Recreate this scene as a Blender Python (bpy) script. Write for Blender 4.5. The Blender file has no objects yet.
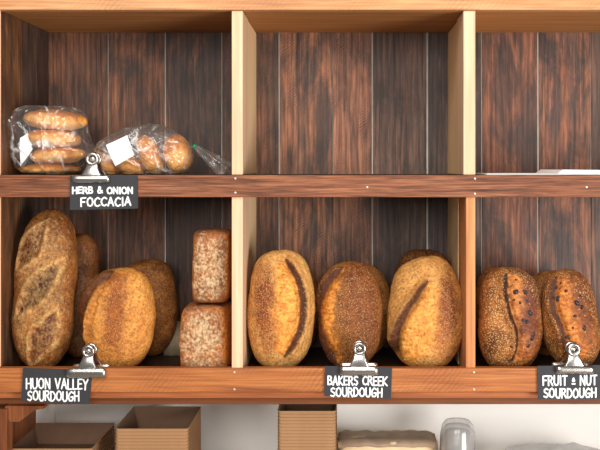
import bpy, bmesh, math, random
from mathutils import Vector, Matrix, noise
random.seed(7)
S = bpy.context.scene
C = bpy.context.collection
PI = math.pi
D = 1.84                      # camera distance to the front of the shelf
PX = 0.002                    # metres per photo pixel on the front plane
CX, CY = 342.0, 168.0         # the optical axis in the photo
CAMX, CAMZ = 0.084, 1.398
def at(px, py, Y=0.0):
    k = (D + Y) / D
    return Vector((CAMX + (px - CX) * PX * k, Y, CAMZ - (py - CY) * PX * k))
def ax(px, Y=0.0): return at(px, 0, Y).x
def az(py, Y=0.0): return at(0, py, Y).z
def lin(c):
    c = c / 255.0
    return c / 12.92 if c <= 0.04045 else ((c + 0.055) / 1.055) ** 2.4
def rgb(r, g, b): return (lin(r), lin(g), lin(b), 1.0)
def mix(a, b, t):
    t = max(0.0, min(1.0, t))
    return tuple(a[i] + (b[i] - a[i]) * t for i in range(3))
def sst(a, b, x):
    if a == b: return 0.0 if x < a else 1.0
    t = max(0.0, min(1.0, (x - a) / (b - a)))
    return t * t * (3 - 2 * t)
def fr(v, o=4): return noise.fractal(v, 0.9, 2.1, o)

# ------------------------------------------------------------------ materials
def new_mat(name):
    m = bpy.data.materials.new(name); m.use_nodes = True
    nt = m.node_tree; b = nt.nodes['Principled BSDF']
    return m, nt, b
def nd(nt, kind, **kw):
    n = nt.nodes.new(kind)
    for k, v in kw.items():
        if k in n.inputs: n.inputs[k].default_value = v
        else: setattr(n, k, v)
    return n
def ramp(nt, stops, interp='LINEAR'):
    r = nt.nodes.new('ShaderNodeValToRGB'); r.color_ramp.interpolation = interp
    e = r.color_ramp.elements
    e[0].position, e[0].color = stops[0]; e[1].position, e[1].color = stops[-1]
    for p, c in stops[1:-1]:
        x = e.new(p); x.color = c
    return r
def mixrgb(nt, a, b, fac, mode='MIX'):
    m = nt.nodes.new('ShaderNodeMix'); m.data_type = 'RGBA'; m.blend_type = mode
    for sock, v in ((m.inputs[6], a), (m.inputs[7], b), (m.inputs[0], fac)):
        if hasattr(v, 'is_linked') or isinstance(v, bpy.types.NodeSocket): nt.links.new(v, sock)
        else: sock.default_value = v
    return m.outputs[2]
def plain(name, col, rough=0.6, metal=0.0, var=0.12, scale=40, bump=0.0, spec=0.4):
    m, nt, b = new_mat(name)
    tc = nd(nt, 'ShaderNodeTexCoord')
    n = nd(nt, 'ShaderNodeTexNoise', Scale=scale, Detail=4.0)
    nt.links.new(tc.outputs['Object'], n.inputs['Vector'])
    c0 = tuple(x * (1 - var) for x in col[:3]) + (1,); c1 = tuple(min(1, x * (1 + var)) for x in col[:3]) + (1,)
    r = ramp(nt, [(0.3, c0), (0.7, c1)])
    nt.links.new(n.outputs[0], r.inputs[0]); nt.links.new(r.outputs[0], b.inputs['Base Color'])
    b.inputs['Roughness'].default_value = rough; b.inputs['Metallic'].default_value = metal
    b.inputs['Specular IOR Level'].default_value = spec
    if bump:
        bp = nd(nt, 'ShaderNodeBump', Strength=bump, Distance=0.002)
        nt.links.new(n.outputs[0], bp.inputs['Height']); nt.links.new(bp.outputs[0], b.inputs['Normal'])
    return m
def timber(name, dark, mid, light, axis='X', fine=1.0, saw=0.0, sawang=0.5, rough=0.55, bump=0.25, streak=0.5):
    """planed timber: long grain along an axis, darker pores, optional saw marks"""
    m, nt, b = new_mat(name)
    tc = nd(nt, 'ShaderNodeTexCoord')
    sc = {'X': (1.2, 26, 26), 'Z': (26, 26, 1.2), 'Y': (26, 1.2, 26)}[axis]
    mp = nd(nt, 'ShaderNodeMapping'); mp.inputs['Scale'].default_value = sc
    nt.links.new(tc.outputs['Object'], mp.inputs['Vector'])
    n1 = nd(nt, 'ShaderNodeTexNoise', Scale=2.2 * fine, Detail=6.0, Roughness=0.62, Distortion=0.6)
    nt.links.new(mp.outputs[0], n1.inputs['Vector'])
    mp2 = nd(nt, 'ShaderNodeMapping'); mp2.inputs['Scale'].default_value = tuple(x * (4.5 if x > 5 else 3) for x in sc)
    nt.links.new(tc.outputs['Object'], mp2.inputs['Vector'])
    n2 = nd(nt, 'ShaderNodeTexNoise', Scale=2.0 * fine, Detail=3.0, Roughness=0.6)
    nt.links.new(mp2.outputs[0], n2.inputs['Vector'])
    r = ramp(nt, [(0.28, dark), (0.5, mid), (0.74, light)])
    nt.links.new(n1.outputs[0], r.inputs[0])
    r2 = ramp(nt, [(0.36, (1 - streak, 1 - streak, 1 - streak, 1)), (0.6, (1.05, 1.05, 1.05, 1))])
    nt.links.new(n2.outputs[0], r2.inputs[0])
    col = mixrgb(nt, r.outputs[0], r2.outputs[0], 1.0, 'MULTIPLY')
    h = n2.outputs[0]
    if saw:
        mp3 = nd(nt, 'ShaderNodeMapping'); mp3.inputs['Rotation'].default_value = (0, sawang, 0)
        nt.links.new(tc.outputs['Object'], mp3.inputs['Vector'])
        w = nd(nt, 'ShaderNodeTexWave', Scale=38.0, Distortion=5.0, Detail=2.0); w.inputs['Detail Scale'].default_value = 1.2
        w.bands_direction = 'Z'
        nt.links.new(mp3.outputs[0], w.inputs['Vector'])
        n3 = nd(nt, 'ShaderNodeTexNoise', Scale=9.0, Detail=2.0)
        nt.links.new(tc.outputs['Object'], n3.inputs['Vector'])
        rr = ramp(nt, [(0.45, (0, 0, 0, 1)), (0.65, (1, 1, 1, 1))]); nt.links.new(n3.outputs[0], rr.inputs[0])
        mu = nd(nt, 'ShaderNodeMath', operation='MULTIPLY'); nt.links.new(w.outputs[1], mu.inputs[0]); nt.links.new(rr.outputs[0], mu.inputs[1])
        mu2 = nd(nt, 'ShaderNodeMath', operation='MULTIPLY'); nt.links.new(mu.outputs[0], mu2.inputs[0]); mu2.inputs[1].default_value = saw
        col = mixrgb(nt, col, (dark[0] * .6, dark[1] * .6, dark[2] * .6, 1), mu2.outputs[0])
    nt.links.new(col, b.inputs['Base Color'])
    b.inputs['Roughness'].default_value = rough; b.inputs['Specular IOR Level'].default_value = 0.35
    bp = nd(nt, 'ShaderNodeBump', Strength=bump, Distance=0.002)
    nt.links.new(h, bp.inputs['Height']); nt.links.new(bp.outputs[0], b.inputs['Normal'])
    return m
def plank_mat(name):
    """weathered dark hardwood; every board carries its own tints, saw-mark strength and grain offset"""
    m, nt, b = new_mat(name)
    tc = nd(nt, 'ShaderNodeTexCoord')
    tint = nd(nt, 'ShaderNodeAttribute', attribute_name='tint')
    tint2 = nd(nt, 'ShaderNodeAttribute', attribute_name='tint2')
    off = nd(nt, 'ShaderNodeAttribute', attribute_name='offs')
    add = nd(nt, 'ShaderNodeVectorMath', operation='ADD')
    nt.links.new(tc.outputs['Object'], add.inputs[0]); nt.links.new(off.outputs['Vector'], add.inputs[1])
    def mapped(scale, rot=(0, 0, 0)):
        mp = nd(nt, 'ShaderNodeMapping'); mp.inputs['Scale'].default_value = scale; mp.inputs['Rotation'].default_value = rot
        nt.links.new(add.outputs[0], mp.inputs['Vector']); return mp.outputs[0]
    def tex(scale, det, ro, dist, stops):
        n = nd(nt, 'ShaderNodeTexNoise', Scale=1.0, Detail=det, Roughness=ro, Distortion=dist); nt.links.new(mapped(scale), n.inputs['Vector'])
        r = ramp(nt, stops); nt.links.new(n.outputs[0], r.inputs[0]); return n.outputs[0], r.outputs[0]
    g_ = lambda v: (v, v, v, 1)
    _, f = tex((20, 20, 5.5), 6.0, 0.62, 0.8, [(0.42, g_(0)), (0.58, g_(1))])
    col = mixrgb(nt, tint.outputs['Color'], tint2.outputs['Color'], f)
    # figured grain lines that wander
    w0 = nd(nt, 'ShaderNodeTexWave', Scale=1.0, Distortion=9.0, Detail=3.0); w0.bands_direction = 'X'; w0.inputs['Detail Scale'].default_value = 0.7
    nt.links.new(mapped((22, 22, 5)), w0.inputs['Vector'])
    r0 = ramp(nt, [(0.0, g_(0.62)), (0.5, g_(1.0)), (1.0, g_(1.12))]); nt.links.new(w0.outputs[1], r0.inputs[0])
    col = mixrgb(nt, col, r0.outputs[0], 0.8, 'MULTIPLY')
    gh, g = tex((150, 150, 5), 6.0, 0.72, 1.0, [(0.36, g_(0.5)), (0.5, g_(0.95)), (0.64, g_(1.5))])
    # blue-black weathering
    _, st = tex((11, 11, 5.0), 8.0, 0.66, 0.6, [(0.47, g_(0)), (0.62, g_(0.8))])
    col = mixrgb(nt, col, rgb(56, 43, 37), st)
    # rusty worn streaks
    _, ru = tex((36, 36, 3.0), 5.0, 0.7, 0.8, [(0.58, g_(0)), (0.72, g_(0.6))])
    col = mixrgb(nt, col, rgb(172, 110, 74), ru)
    # slanting saw marks
    nz = nd(nt, 'ShaderNodeTexWave', Scale=58.0, Distortion=5.0, Detail=3.0); nz.bands_direction = 'Z'; nz.inputs['Detail Scale'].default_value = 1.6
    nt.links.new(mapped((1, 1, 1), (0, 0.6, 0)), nz.inputs['Vector'])
    _, mk = tex((16, 16, 10), 4.0, 0.6, 0.0, [(0.45, g_(0)), (0.62, g_(1))])
    mu = nd(nt, 'ShaderNodeMath', operation='MULTIPLY'); nt.links.new(nz.outputs[1], mu.inputs[0]); nt.links.new(mk, mu.inputs[1])
    mu2 = nd(nt, 'ShaderNodeMath', operation='MULTIPLY'); nt.links.new(mu.outputs[0], mu2.inputs[0]); nt.links.new(off.outputs['Alpha'], mu2.inputs[1])
    col = mixrgb(nt, col, rgb(44, 32, 28), mu2.outputs[0])
    col = mixrgb(nt, col, g, 1.0, 'MULTIPLY')
    # pale dusty scuffs
    _, sc = tex((60, 60, 34), 9.0, 0.8, 0.0, [(0.60, g_(0)), (0.80, g_(0.4))])
    col = mixrgb(nt, col, rgb(156, 138, 124), sc)
    nt.links.new(col, b.inputs['Base Color'])
    b.inputs['Roughness'].default_value = 0.5; b.inputs['Specular IOR Level'].default_value = 0.35
    bp = nd(nt, 'ShaderNodeBump', Strength=0.35, Distance=0.002)
    nt.links.new(gh, bp.inputs['Height']); nt.links.new(bp.outputs[0], b.inputs['Normal'])
    return m
def crust_mat(name, rough=0.62, lo=0.45, hi=1.4, vs=430.0):
    m, nt, b = new_mat(name)
    tc = nd(nt, 'ShaderNodeTexCoord')
    col = nd(nt, 'ShaderNodeAttribute', attribute_name='Col'); seed = nd(nt, 'ShaderNodeAttribute', attribute_name='seed')
    n = nd(nt, 'ShaderNodeTexNoise', Scale=190.0, Detail=5.0, Roughness=0.7); nt.links.new(tc.outputs['Object'], n.inputs['Vector'])
    g = ramp(nt, [(0.32, (lo, lo * .92, lo * .84, 1)), (0.5, (1, 1, 1, 1)), (0.68, (hi, hi, hi, 1))]); nt.links.new(n.outputs[0], g.inputs[0])
    c = mixrgb(nt, col.outputs['Color'], g.outputs[0], 1.0, 'MULTIPLY')
    n5 = nd(nt, 'ShaderNodeTexNoise', Scale=70.0, Detail=4.0, Roughness=0.65, Distortion=0.5); nt.links.new(tc.outputs['Object'], n5.inputs['Vector'])
    g5 = ramp(nt, [(0.36, (lo + .36, lo + .31, lo + .25, 1)), (0.52, (1, 1, 1, 1)), (0.68, (1.16, 1.16, 1.14, 1))]); nt.links.new(n5.outputs[0], g5.inputs[0])
    c = mixrgb(nt, c, g5.outputs[0], 1.0, 'MULTIPLY')
    v = nd(nt, 'ShaderNodeTexVoronoi', Scale=vs, Randomness=1.0); nt.links.new(tc.outputs['Object'], v.inputs['Vector'])
    vr = ramp(nt, [(0.30, (1, 1, 1, 1)), (0.46, (0, 0, 0, 1))]); nt.links.new(v.outputs['Distance'], vr.inputs[0])
    sep = nd(nt, 'ShaderNodeSeparateColor'); nt.links.new(v.outputs['Color'], sep.inputs[0])
    gt = nd(nt, 'ShaderNodeMath', operation='LESS_THAN'); nt.links.new(sep.outputs[0], gt.inputs[0]); nt.links.new(seed.outputs['Fac'], gt.inputs[1])
    mu = nd(nt, 'ShaderNodeMath', operation='MULTIPLY'); nt.links.new(vr.outputs[0], mu.inputs[0]); nt.links.new(gt.outputs[0], mu.inputs[1])
    mm = nd(nt, 'ShaderNodeMath', operation='MULTIPLY'); nt.links.new(mu.outputs[0], mm.inputs[0]); mm.inputs[1].default_value = 0.62
    inv = nd(nt, 'ShaderNodeMath', operation='SUBTRACT'); inv.inputs[0].default_value = 1.0; nt.links.new(mu.outputs[0], inv.inputs[1])
    gp = nd(nt, 'ShaderNodeMath', operation='MULTIPLY'); nt.links.new(inv.outputs[0], gp.inputs[0]); nt.links.new(seed.outputs['Fac'], gp.inputs[1])
    gp2 = nd(nt, 'ShaderNodeMath', operation='MULTIPLY'); nt.links.new(gp.outputs[0], gp2.inputs[0]); gp2.inputs[1].default_value = 0.28
    c = mixrgb(nt, c, mixrgb(nt, c, (0.62, 0.52, 0.42, 1), 1.0, 'MULTIPLY'), gp2.outputs[0])
    lighter = mixrgb(nt, c, rgb(240, 200, 138), 0.8)
    c2 = mixrgb(nt, c, lighter, mm.outputs[0])
    nt.links.new(c2, b.inputs['Base Color'])
    b.inputs['Roughness'].default_value = rough; b.inputs['Specular IOR Level'].default_value = 0.3
    ad = nd(nt, 'ShaderNodeMath', operation='MULTIPLY_ADD'); nt.links.new(mu.outputs[0], ad.inputs[0]); ad.inputs[1].default_value = 0.8; nt.links.new(n.outputs[0], ad.inputs[2])
    bp = nd(nt, 'ShaderNodeBump', Strength=0.6, Distance=0.0025); nt.links.new(ad.outputs[0], bp.inputs['Height']); nt.links.new(bp.outputs[0], b.inputs['Normal'])
    return m
def film_mat(name, milk=0.05, gloss=0.5, scale=60, bump=0.6, tint=(1, 1, 1, 1), crease_glint=0.0):
    """thin clear plastic film: see-through with crinkled glossy reflections"""
    m = bpy.data.materials.new(name); m.use_nodes = True
    nt = m.node_tree; nt.nodes.clear()
    out = nd(nt, 'ShaderNodeOutputMaterial')
    tr = nd(nt, 'ShaderNodeBsdfTransparent'); tr.inputs[0].default_value = tint
    gl = nd(nt, 'ShaderNodeBsdfGlossy', Roughness=0.11)
    df = nd(nt, 'ShaderNodeBsdfDiffuse'); df.inputs[0].default_value = (0.9, 0.89, 0.87, 1)
    tc = nd(nt, 'ShaderNodeTexCoord')
    n = nd(nt, 'ShaderNodeTexNoise', Scale=scale, Detail=2.0, Distortion=0.8); n.noise_type = 'RIDGED_MULTIFRACTAL'; nt.links.new(tc.outputs['Object'], n.inputs['Vector'])
    bp = nd(nt, 'ShaderNodeBump', Strength=bump, Distance=0.01); nt.links.new(n.outputs[0], bp.inputs['Height'])
    nt.links.new(bp.outputs[0], gl.inputs['Normal'])
    lw = nd(nt, 'ShaderNodeLayerWeight', Blend=0.25); nt.links.new(bp.outputs[0], lw.inputs['Normal'])
    mu = nd(nt, 'ShaderNodeMath', operation='MULTIPLY_ADD'); nt.links.new(lw.outputs['Facing'], mu.inputs[0]); mu.inputs[1].default_value = gloss; mu.inputs[2].default_value = 0.05
    mu.use_clamp = True
    pw = nd(nt, 'ShaderNodeMath', operation='POWER'); nt.links.new(lw.outputs['Facing'], pw.inputs[0]); pw.inputs[1].default_value = 2.5
    mk = nd(nt, 'ShaderNodeMath', operation='MULTIPLY_ADD'); nt.links.new(pw.outputs[0], mk.inputs[0]); mk.inputs[1].default_value = 0.35; mk.inputs[2].default_value = milk; mk.use_clamp = True  # diffuse white grows at grazing edges, painted stand-in for bright rim reflections
    if crease_glint:      # white glints along the creases, painted in as diffuse colour
        mp = nd(nt, 'ShaderNodeMapping'); mp.inputs['Scale'].default_value = (1.0, 1.0, 0.42); mp.inputs['Rotation'].default_value = (0.2, 0.5, 0.3)
        nt.links.new(tc.outputs['Object'], mp.inputs['Vector'])
        wn = nd(nt, 'ShaderNodeTexNoise', Scale=14.0, Detail=2.0); nt.links.new(tc.outputs['Object'], wn.inputs['Vector'])
        wv = nd(nt, 'ShaderNodeVectorMath', operation='MULTIPLY_ADD'); nt.links.new(wn.outputs['Color'], wv.inputs[0]); wv.inputs[1].default_value = (.03, .03, .03); nt.links.new(mp.outputs[0], wv.inputs[2])
        vo = nd(nt, 'ShaderNodeTexVoronoi', Scale=24.0); vo.feature = 'DISTANCE_TO_EDGE'; nt.links.new(wv.outputs[0], vo.inputs['Vector'])
        cr = ramp(nt, [(0.0, (1, 1, 1, 1)), (0.07, (0, 0, 0, 1))]); nt.links.new(vo.outputs['Distance'], cr.inputs[0])
        mn = nd(nt, 'ShaderNodeTexNoise', Scale=26.0, Detail=2.0); nt.links.new(tc.outputs['Object'], mn.inputs['Vector'])
        mr = ramp(nt, [(0.46, (0, 0, 0, 1)), (0.62, (1, 1, 1, 1))]); nt.links.new(mn.outputs[0], mr.inputs[0])
        cm = nd(nt, 'ShaderNodeMath', operation='MULTIPLY'); nt.links.new(cr.outputs[0], cm.inputs[0]); nt.links.new(mr.outputs[0], cm.inputs[1])
        ma = nd(nt, 'ShaderNodeMath', operation='MULTIPLY_ADD'); nt.links.new(cm.outputs[0], ma.inputs[0]); ma.inputs[1].default_value = crease_glint; nt.links.new(mk.outputs[0], ma.inputs[2]); ma.use_clamp = True
        mk = ma
    m1 = nd(nt, 'ShaderNodeMixShader'); nt.links.new(mk.outputs[0], m1.inputs[0]); nt.links.new(tr.outputs[0], m1.inputs[1]); nt.links.new(df.outputs[0], m1.inputs[2])
    m2 = nd(nt, 'ShaderNodeMixShader'); nt.links.new(mu.outputs[0], m2.inputs[0]); nt.links.new(m1.outputs[0], m2.inputs[1]); nt.links.new(gl.outputs[0], m2.inputs[2])
    nt.links.new(m2.outputs[0], out.inputs['Surface'])
    return m

M = {}
M['plank'] = plank_mat('weathered_planks')
M['pine'] = timber('top_rail_pine', rgb(184, 122, 74), rgb(213, 152, 102), rgb(224, 168, 120), 'X', saw=0.3, sawang=0.9, streak=0.3)
M['ceil'] = timber('ceiling_pine', rgb(150, 96, 50), rgb(182, 122, 66), rgb(196, 138, 80), 'X', streak=0.2)
M['pale'] = timber('pale_stile_pine', rgb(212, 172, 132), rgb(228, 190, 154), rgb(236, 202, 168), 'Z', fine=0.6, streak=0.14)
M['panel'] = timber('divider_panel_pine', rgb(226, 184, 134), rgb(240, 204, 156), rgb(244, 214, 172), 'Z', fine=0.6, streak=0.14)
M['orange'] = timber('orange_stile_timber', rgb(180, 110, 62), rgb(206, 138, 86), rgb(218, 154, 100), 'Z', fine=0.7, streak=0.2)
M['strip'] = timber('sawn_hardwood_strip', rgb(84, 42, 26), rgb(140, 82, 52), rgb(172, 112, 76), 'X', fine=2.0, streak=0.6, bump=0.5)
M['rail'] = timber('sawn_orange_rail', rgb(142, 74, 36), rgb(180, 108, 56), rgb(200, 130, 74), 'X', saw=0.35, sawang=0.9, streak=0.3)
M['trim'] = timber('reddish_trim', rgb(150, 80, 40), rgb(180, 104, 58), rgb(192, 120, 72), 'X', streak=0.2)
M['apron'] = timber('amber_apron', rgb(96, 50, 22), rgb(120, 66, 31), rgb(132, 76, 38), 'X', streak=0.15)
M['floor_board'] = timber('shade_dark_floor', rgb(34, 22, 16), rgb(50, 32, 22), rgb(62, 40, 28), 'X')  # timber darkened so its colour supplies the shade between the loaves
M['side_low'] = timber('brown_side_panel', rgb(96, 50, 26), rgb(130, 72, 38), rgb(146, 86, 48), 'Z', streak=0.3)
M['gap'] = plain('pale_backing', rgb(196, 188, 176), 0.8)
M['nail'] = plain('nail_head', rgb(205, 196, 186), 0.4, 0.6)
M['crust'] = crust_mat('bread_crust')
M['seeded'] = crust_mat('seeded_crust', vs=270.0)
M['roll'] = crust_mat('roll_crust', 0.42, 0.8, 1.15)
M['raisin'] = plain('raisin_skin', rgb(40, 32, 40), 0.4, spec=0.5, bump=0.6, scale=300)
M['card'] = plain('chalkboard_card', rgb(50, 50, 54), 0.7, var=0.08, scale=30)
M['chalk'] = plain('white_chalk_paint', rgb(245, 245, 245), 0.8, var=0.03)
M['steel'] = plain('nickel_plate', rgb(192, 187, 182), 0.24, 1.0, var=0.06, scale=20)
M['kraft'] = plain('kraft_card', rgb(168, 128, 90), 0.8, var=0.05, scale=60)
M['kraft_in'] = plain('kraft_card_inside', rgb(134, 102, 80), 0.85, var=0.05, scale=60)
M['wall'] = plain('cream_wall', rgb(250, 247, 242), 0.8, var=0.01, scale=4)
M['paper'] = plain('white_paper', rgb(245, 245, 246), 0.8, var=0.02)
M['wrap'] = plain('paper_wrap', rgb(240, 214, 172), 0.6, var=0.06, scale=25)
M['wraptop'] = plain('brown_paper', rgb(216, 192, 164), 0.6, var=0.12, scale=30)
M['bake'] = plain('baking_paper', rgb(196, 178, 148), 0.7, var=0.06)
M['film'] = film_mat('clear_bag_film', milk=0.05, gloss=0.8, scale=20, bump=0.9, crease_glint=0.55)
M['film2'] = film_mat('soft_plastic_film', milk=0.6, gloss=0.2, scale=30)
M['cup'] = film_mat('clear_cup_plastic', milk=0.16, gloss=0.35, scale=6, bump=0.05)
M['green'] = plain('green_tie', rgb(20, 150, 90), 0.5)
M['floor'] = plain('grey_floor', rgb(150, 142, 134), 0.7)
M['counter'] = plain('counter_top', rgb(176, 146, 116), 0.5, var=0.05)

# ------------------------------------------------------------------ object helpers
def link(o, parent=None):
    C.objects.link(o)
    if parent: o.parent = parent
    return o
def from_bm(name, bm, mats, parent=None, smooth=False):
    me = bpy.data.meshes.new(name); bm.normal_update(); bm.to_mesh(me); bm.free()
    for m in (mats if isinstance(mats, (list, tuple)) else [mats]): me.materials.append(m)
    if smooth:
        for p in me.polygons: p.use_smooth = True
    return link(bpy.data.objects.new(name, me), parent)
def box(bm, lo, hi, bev=0.0, mi=0):
    t = bmesh.new(); bmesh.ops.create_cube(t, size=1)
    for v in t.verts:
        v.co = Vector([(lo[i] + hi[i]) / 2 + v.co[i] * (hi[i] - lo[i]) for i in range(3)])
    if bev: bmesh.ops.bevel(t, geom=list(t.edges), offset=bev, segments=2, affect='EDGES', profile=0.5)
    for f in t.faces: f.material_index = mi
    tmp = bpy.data.meshes.new('tmp'); t.to_mesh(tmp); t.free(); bm.from_mesh(tmp); bpy.data.meshes.remove(tmp)
def box_obj(name, lo, hi, mat, parent=None, bev=0.0015):
    bm = bmesh.new(); box(bm, lo, hi, bev); return from_bm(name, bm, mat, parent)
def prism(bm, pts, y0, y1):
    """polygon in x-z extruded along y"""
    a = [bm.verts.new((p[0], y0, p[1])) for p in pts]; b = [bm.verts.new((p[0], y1, p[1])) for p in pts]
    n = len(pts)
    bm.faces.new(a); bm.faces.new(b[::-1])
    for i in range(n): bm.faces.new((a[i], b[i], b[(i + 1) % n], a[(i + 1) % n]))
    bmesh.ops.recalc_face_normals(bm, faces=bm.faces)
def thing(name, label, cat, loc, group=None):
    o = bpy.data.objects.new(name, None); o.empty_display_size = 0.02; o.location = loc
    link(o); return tag(o, label, cat, group)
def tag(o, label, cat, group=None):
    o['label'] = label; o['category'] = cat
    if group: o['group'] = group
    return o
def structure(o): o['kind'] = 'structure'; return o
def parent_keep(o, p):
    o.parent = p; o.matrix_parent_inverse = Matrix.Translation(p.location).inverted()

# ------------------------------------------------------------------ the room
BACK = 0.30
bm = bmesh.new(); box(bm, (-2.5, BACK + 0.045, 0), (2.5, BACK + 0.145, 2.6)); structure(from_bm('wall_back', bm, M['wall']))
bm = bmesh.new(); box(bm, (-2.5, -3.2, -0.1), (2.5, BACK + 0.145, 0)); structure(from_bm('floor', bm, M['floor']))
bm = bmesh.new(); box(bm, (ax(45, BACK), BACK + 0.03, 0.72), (ax(50, BACK), BACK + 0.0445, 0.955)); structure(from_bm('trim_1', bm, M['wall']))

# ------------------------------------------------------------------ the shelf unit
XL, XR = ax(1), 1.20
ZF = az(367) - 0.019          # bread shelf floor
ZM = az(175)                  # upper shelf top
shelf = thing('display_shelf', 'wooden wall shelf of open pigeonholes with dark plank back', 'shelf', (0, 0.15, ZF))
def sp(name, lo, hi, mat, bev=0.0015, parent=shelf):
    o = box_obj(name, lo, hi, mat, None, bev); parent_keep(o, parent); return o
def boards(name, spans, z0, z1, fixed, axis, tints):
    """a run of upright boards, one mesh; axis 'x' runs across the back, 'y' along a side"""
    bm = bmesh.new()
    lt = bm.loops.layers.float_color.new('tint'); l2 = bm.loops.layers.float_color.new('tint2'); lo = bm.loops.layers.float_color.new('offs')
    for i, ((a, b), (t1, t2)) in enumerate(zip(spans, tints)):
        n0 = len(bm.faces)
        if axis == 'x': box(bm, (a, fixed, z0), (b, fixed + 0.003, z1), 0.0006)
        else: box(bm, (fixed - 0.02, a, z0), (fixed, b, z1), 0.0012)
        bm.faces.ensure_lookup_table()
        of = (random.random() * 9, random.random() * 9, random.random() * 9, saws[i] if axis == 'x' else 0.2)
        for f in bm.faces[n0:]:
            for l in f.loops: l[lt] = rgb(*t1); l[l2] = rgb(*t2); l[lo] = of
    o = from_bm(name, bm, M['plank']); parent_keep(o, shelf); return o
seams = [(44, 107.5, 108.5), (108.5, 164.4, 165.8), (165.8, 221.2, 222.2), (222.2, 278.6, 280), (280, 332.6, 333.2), (333.2, 371.6, 373),
         (373, 426.4, 428.2), (428.2, 481.2, 482.4), (482.4, 537.4, 539), (539, 590.6, 591.4), (591.4, 646, 648), (648, 700, 701), (701, 756, 757), (757, 810, 812), (812, 868, 869), (869, 920, 922)]
spans = [(ax(a, BACK), ax(b, BACK)) for a, b, c in seams]
tints = [((85, 55, 41), (120, 78, 55)), ((138, 89, 63), (97, 65, 49)), ((77, 57, 48), (106, 72, 55)), ((128, 85, 61), (89, 63, 49)),
         ((161, 106, 75), (91, 65, 53)), ((161, 107, 79), (118, 79, 60)), ((112, 83, 70), (83, 65, 56)), ((75, 61, 58), (93, 72, 63)),
         ((89, 61, 51), (136, 85, 61)), ((89, 65, 55), (159, 98, 68)), ((87, 66, 56), (106, 74, 58)), ((122, 83, 63), (97, 72, 58))] + [((102, 74, 58), (122, 85, 65))] * 4
saws = [.15, .2, .1, .6, .55, .65, .3, .15, .2, .1, .2, .2, .2, .1, .2, .2]
ZTOP = az(11) + 0.008
boards('back_panel', spans, ZF - 0.02, ZTOP + 0.03, BACK, 'x', tints)
sp('backing_board', (XL - 0.02, BACK + 0.0032, ZF - 0.02), (XR, BACK + 0.03, ZTOP + 0.03), M['gap'], 0)
ys = [(0.002, 0.118), (0.119, 0.215), (0.216, BACK - 0.001)]
boards('side_panel', ys, ZF - 0.02, ZTOP + 0.03, XL, 'y', [((104, 68, 42), (122, 82, 52)), ((78, 62, 54), (92, 70, 56)), ((66, 50, 44), (80, 58, 48))])
sp('edge_strip', (XL - 0.03, -0.004, ZF + 0.0195), (XL, 0.0015, ZTOP), M['pale'])
boards_r = sp('end_panel', (XR, 0.0, ZF - 0.02), (XR + 0.02, BACK, ZTOP + 0.03), M['panel'])
tr = sp('top_rail', (XL - 0.06, -0.012, az(11)), (XR + 0.02, 0.012, az(-16)), M['pine'], 0.003)
sp('top_board', (XL, 0.0125, az(11) + 0.001), (XR, BACK - 0.0005, az(11) + 0.02), M['ceil'])
# upper shelf
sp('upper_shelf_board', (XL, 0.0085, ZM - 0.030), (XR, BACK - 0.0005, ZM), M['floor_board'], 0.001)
strip = sp('shelf_strip', (XL - 0.06, -0.012, az(197)), (XR + 0.02, 0.008, ZM), M['strip'], 0.0015)
def nail(px, py, host, y):
    bm = bmesh.new(); bmesh.ops.create_uvsphere(bm, u_segments=12, v_segments=6, radius=0.0024)
    for v in bm.verts: v.co.y *= 0.3
    o = from_bm('nail', bm, M['nail'], None, True)
    o.location = Vector((ax(px), y, az(py))); o.parent = host; o.matrix_parent_inverse = host.matrix_parent_inverse.copy()
    o.location = Vector((ax(px), y, az(py))); o.matrix_parent_inverse = Matrix.Translation(shelf.location).inverted()
    o.matrix_parent_inverse = Matrix.Translation(host.matrix_parent_inverse.translation * 0)
    return o
for px, py in ((236, 178.5), (236, 192.5), (367, 187), (474, 178.5), (474, 193.5), (585, 187)) : nail(px, py, strip, -0.0123)
# dividers: front stile and set-back panel, above and below the upper shelf
for (a, b, pa, pb) in ((232, 243, 233.2, 242.4), (463, 475, 465, 474)):
    lowmat = M['pale'] if a < 300 else M['orange']
    sp('stile', (ax(a), -0.006, ZM + 0.0004), (ax(b), 0.10, az(11) - 0.0004), M['pale'])
    sp('divider_panel', (ax(pa), 0.1005, ZM + 0.0004), (ax(pb), BACK - 0.0006, az(11) - 0.0004), M['panel'])
    a2 = a if a < 300 else 465.5
    sp('stile', (ax(a2), -0.006, ZF + 0.0004), (ax(b), 0.11, ZM - 0.0305), lowmat)
    sp('divider_panel', (ax(pa), 0.1105, ZF + 0.0004), (ax(pb), BACK - 0.0006, ZM - 0.0305), M['panel'])
# bread shelf
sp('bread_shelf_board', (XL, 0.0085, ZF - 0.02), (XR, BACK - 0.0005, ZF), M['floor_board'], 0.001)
rail = sp('bottom_rail', (XL - 0.06, -0.012, az(391)), (XR + 0.02, 0.008, az(367)), M['rail'], 0.002)
for px, py in ((235, 371), (235, 388), (473, 371), (473, 388)): nail(px, py, rail, -0.0123)
sp('trim_strip', (XL - 0.06, 0.005, az(399, 0)), (XR + 0.02, 0.02, az(392.2)), M['trim'], 0.002)
sp('apron', (XL - 0.06, 0.034, az(404.3, 0.034)), (XR + 0.02, 0.0445, ZF - 0.0205), M['apron'], 0.001)
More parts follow.
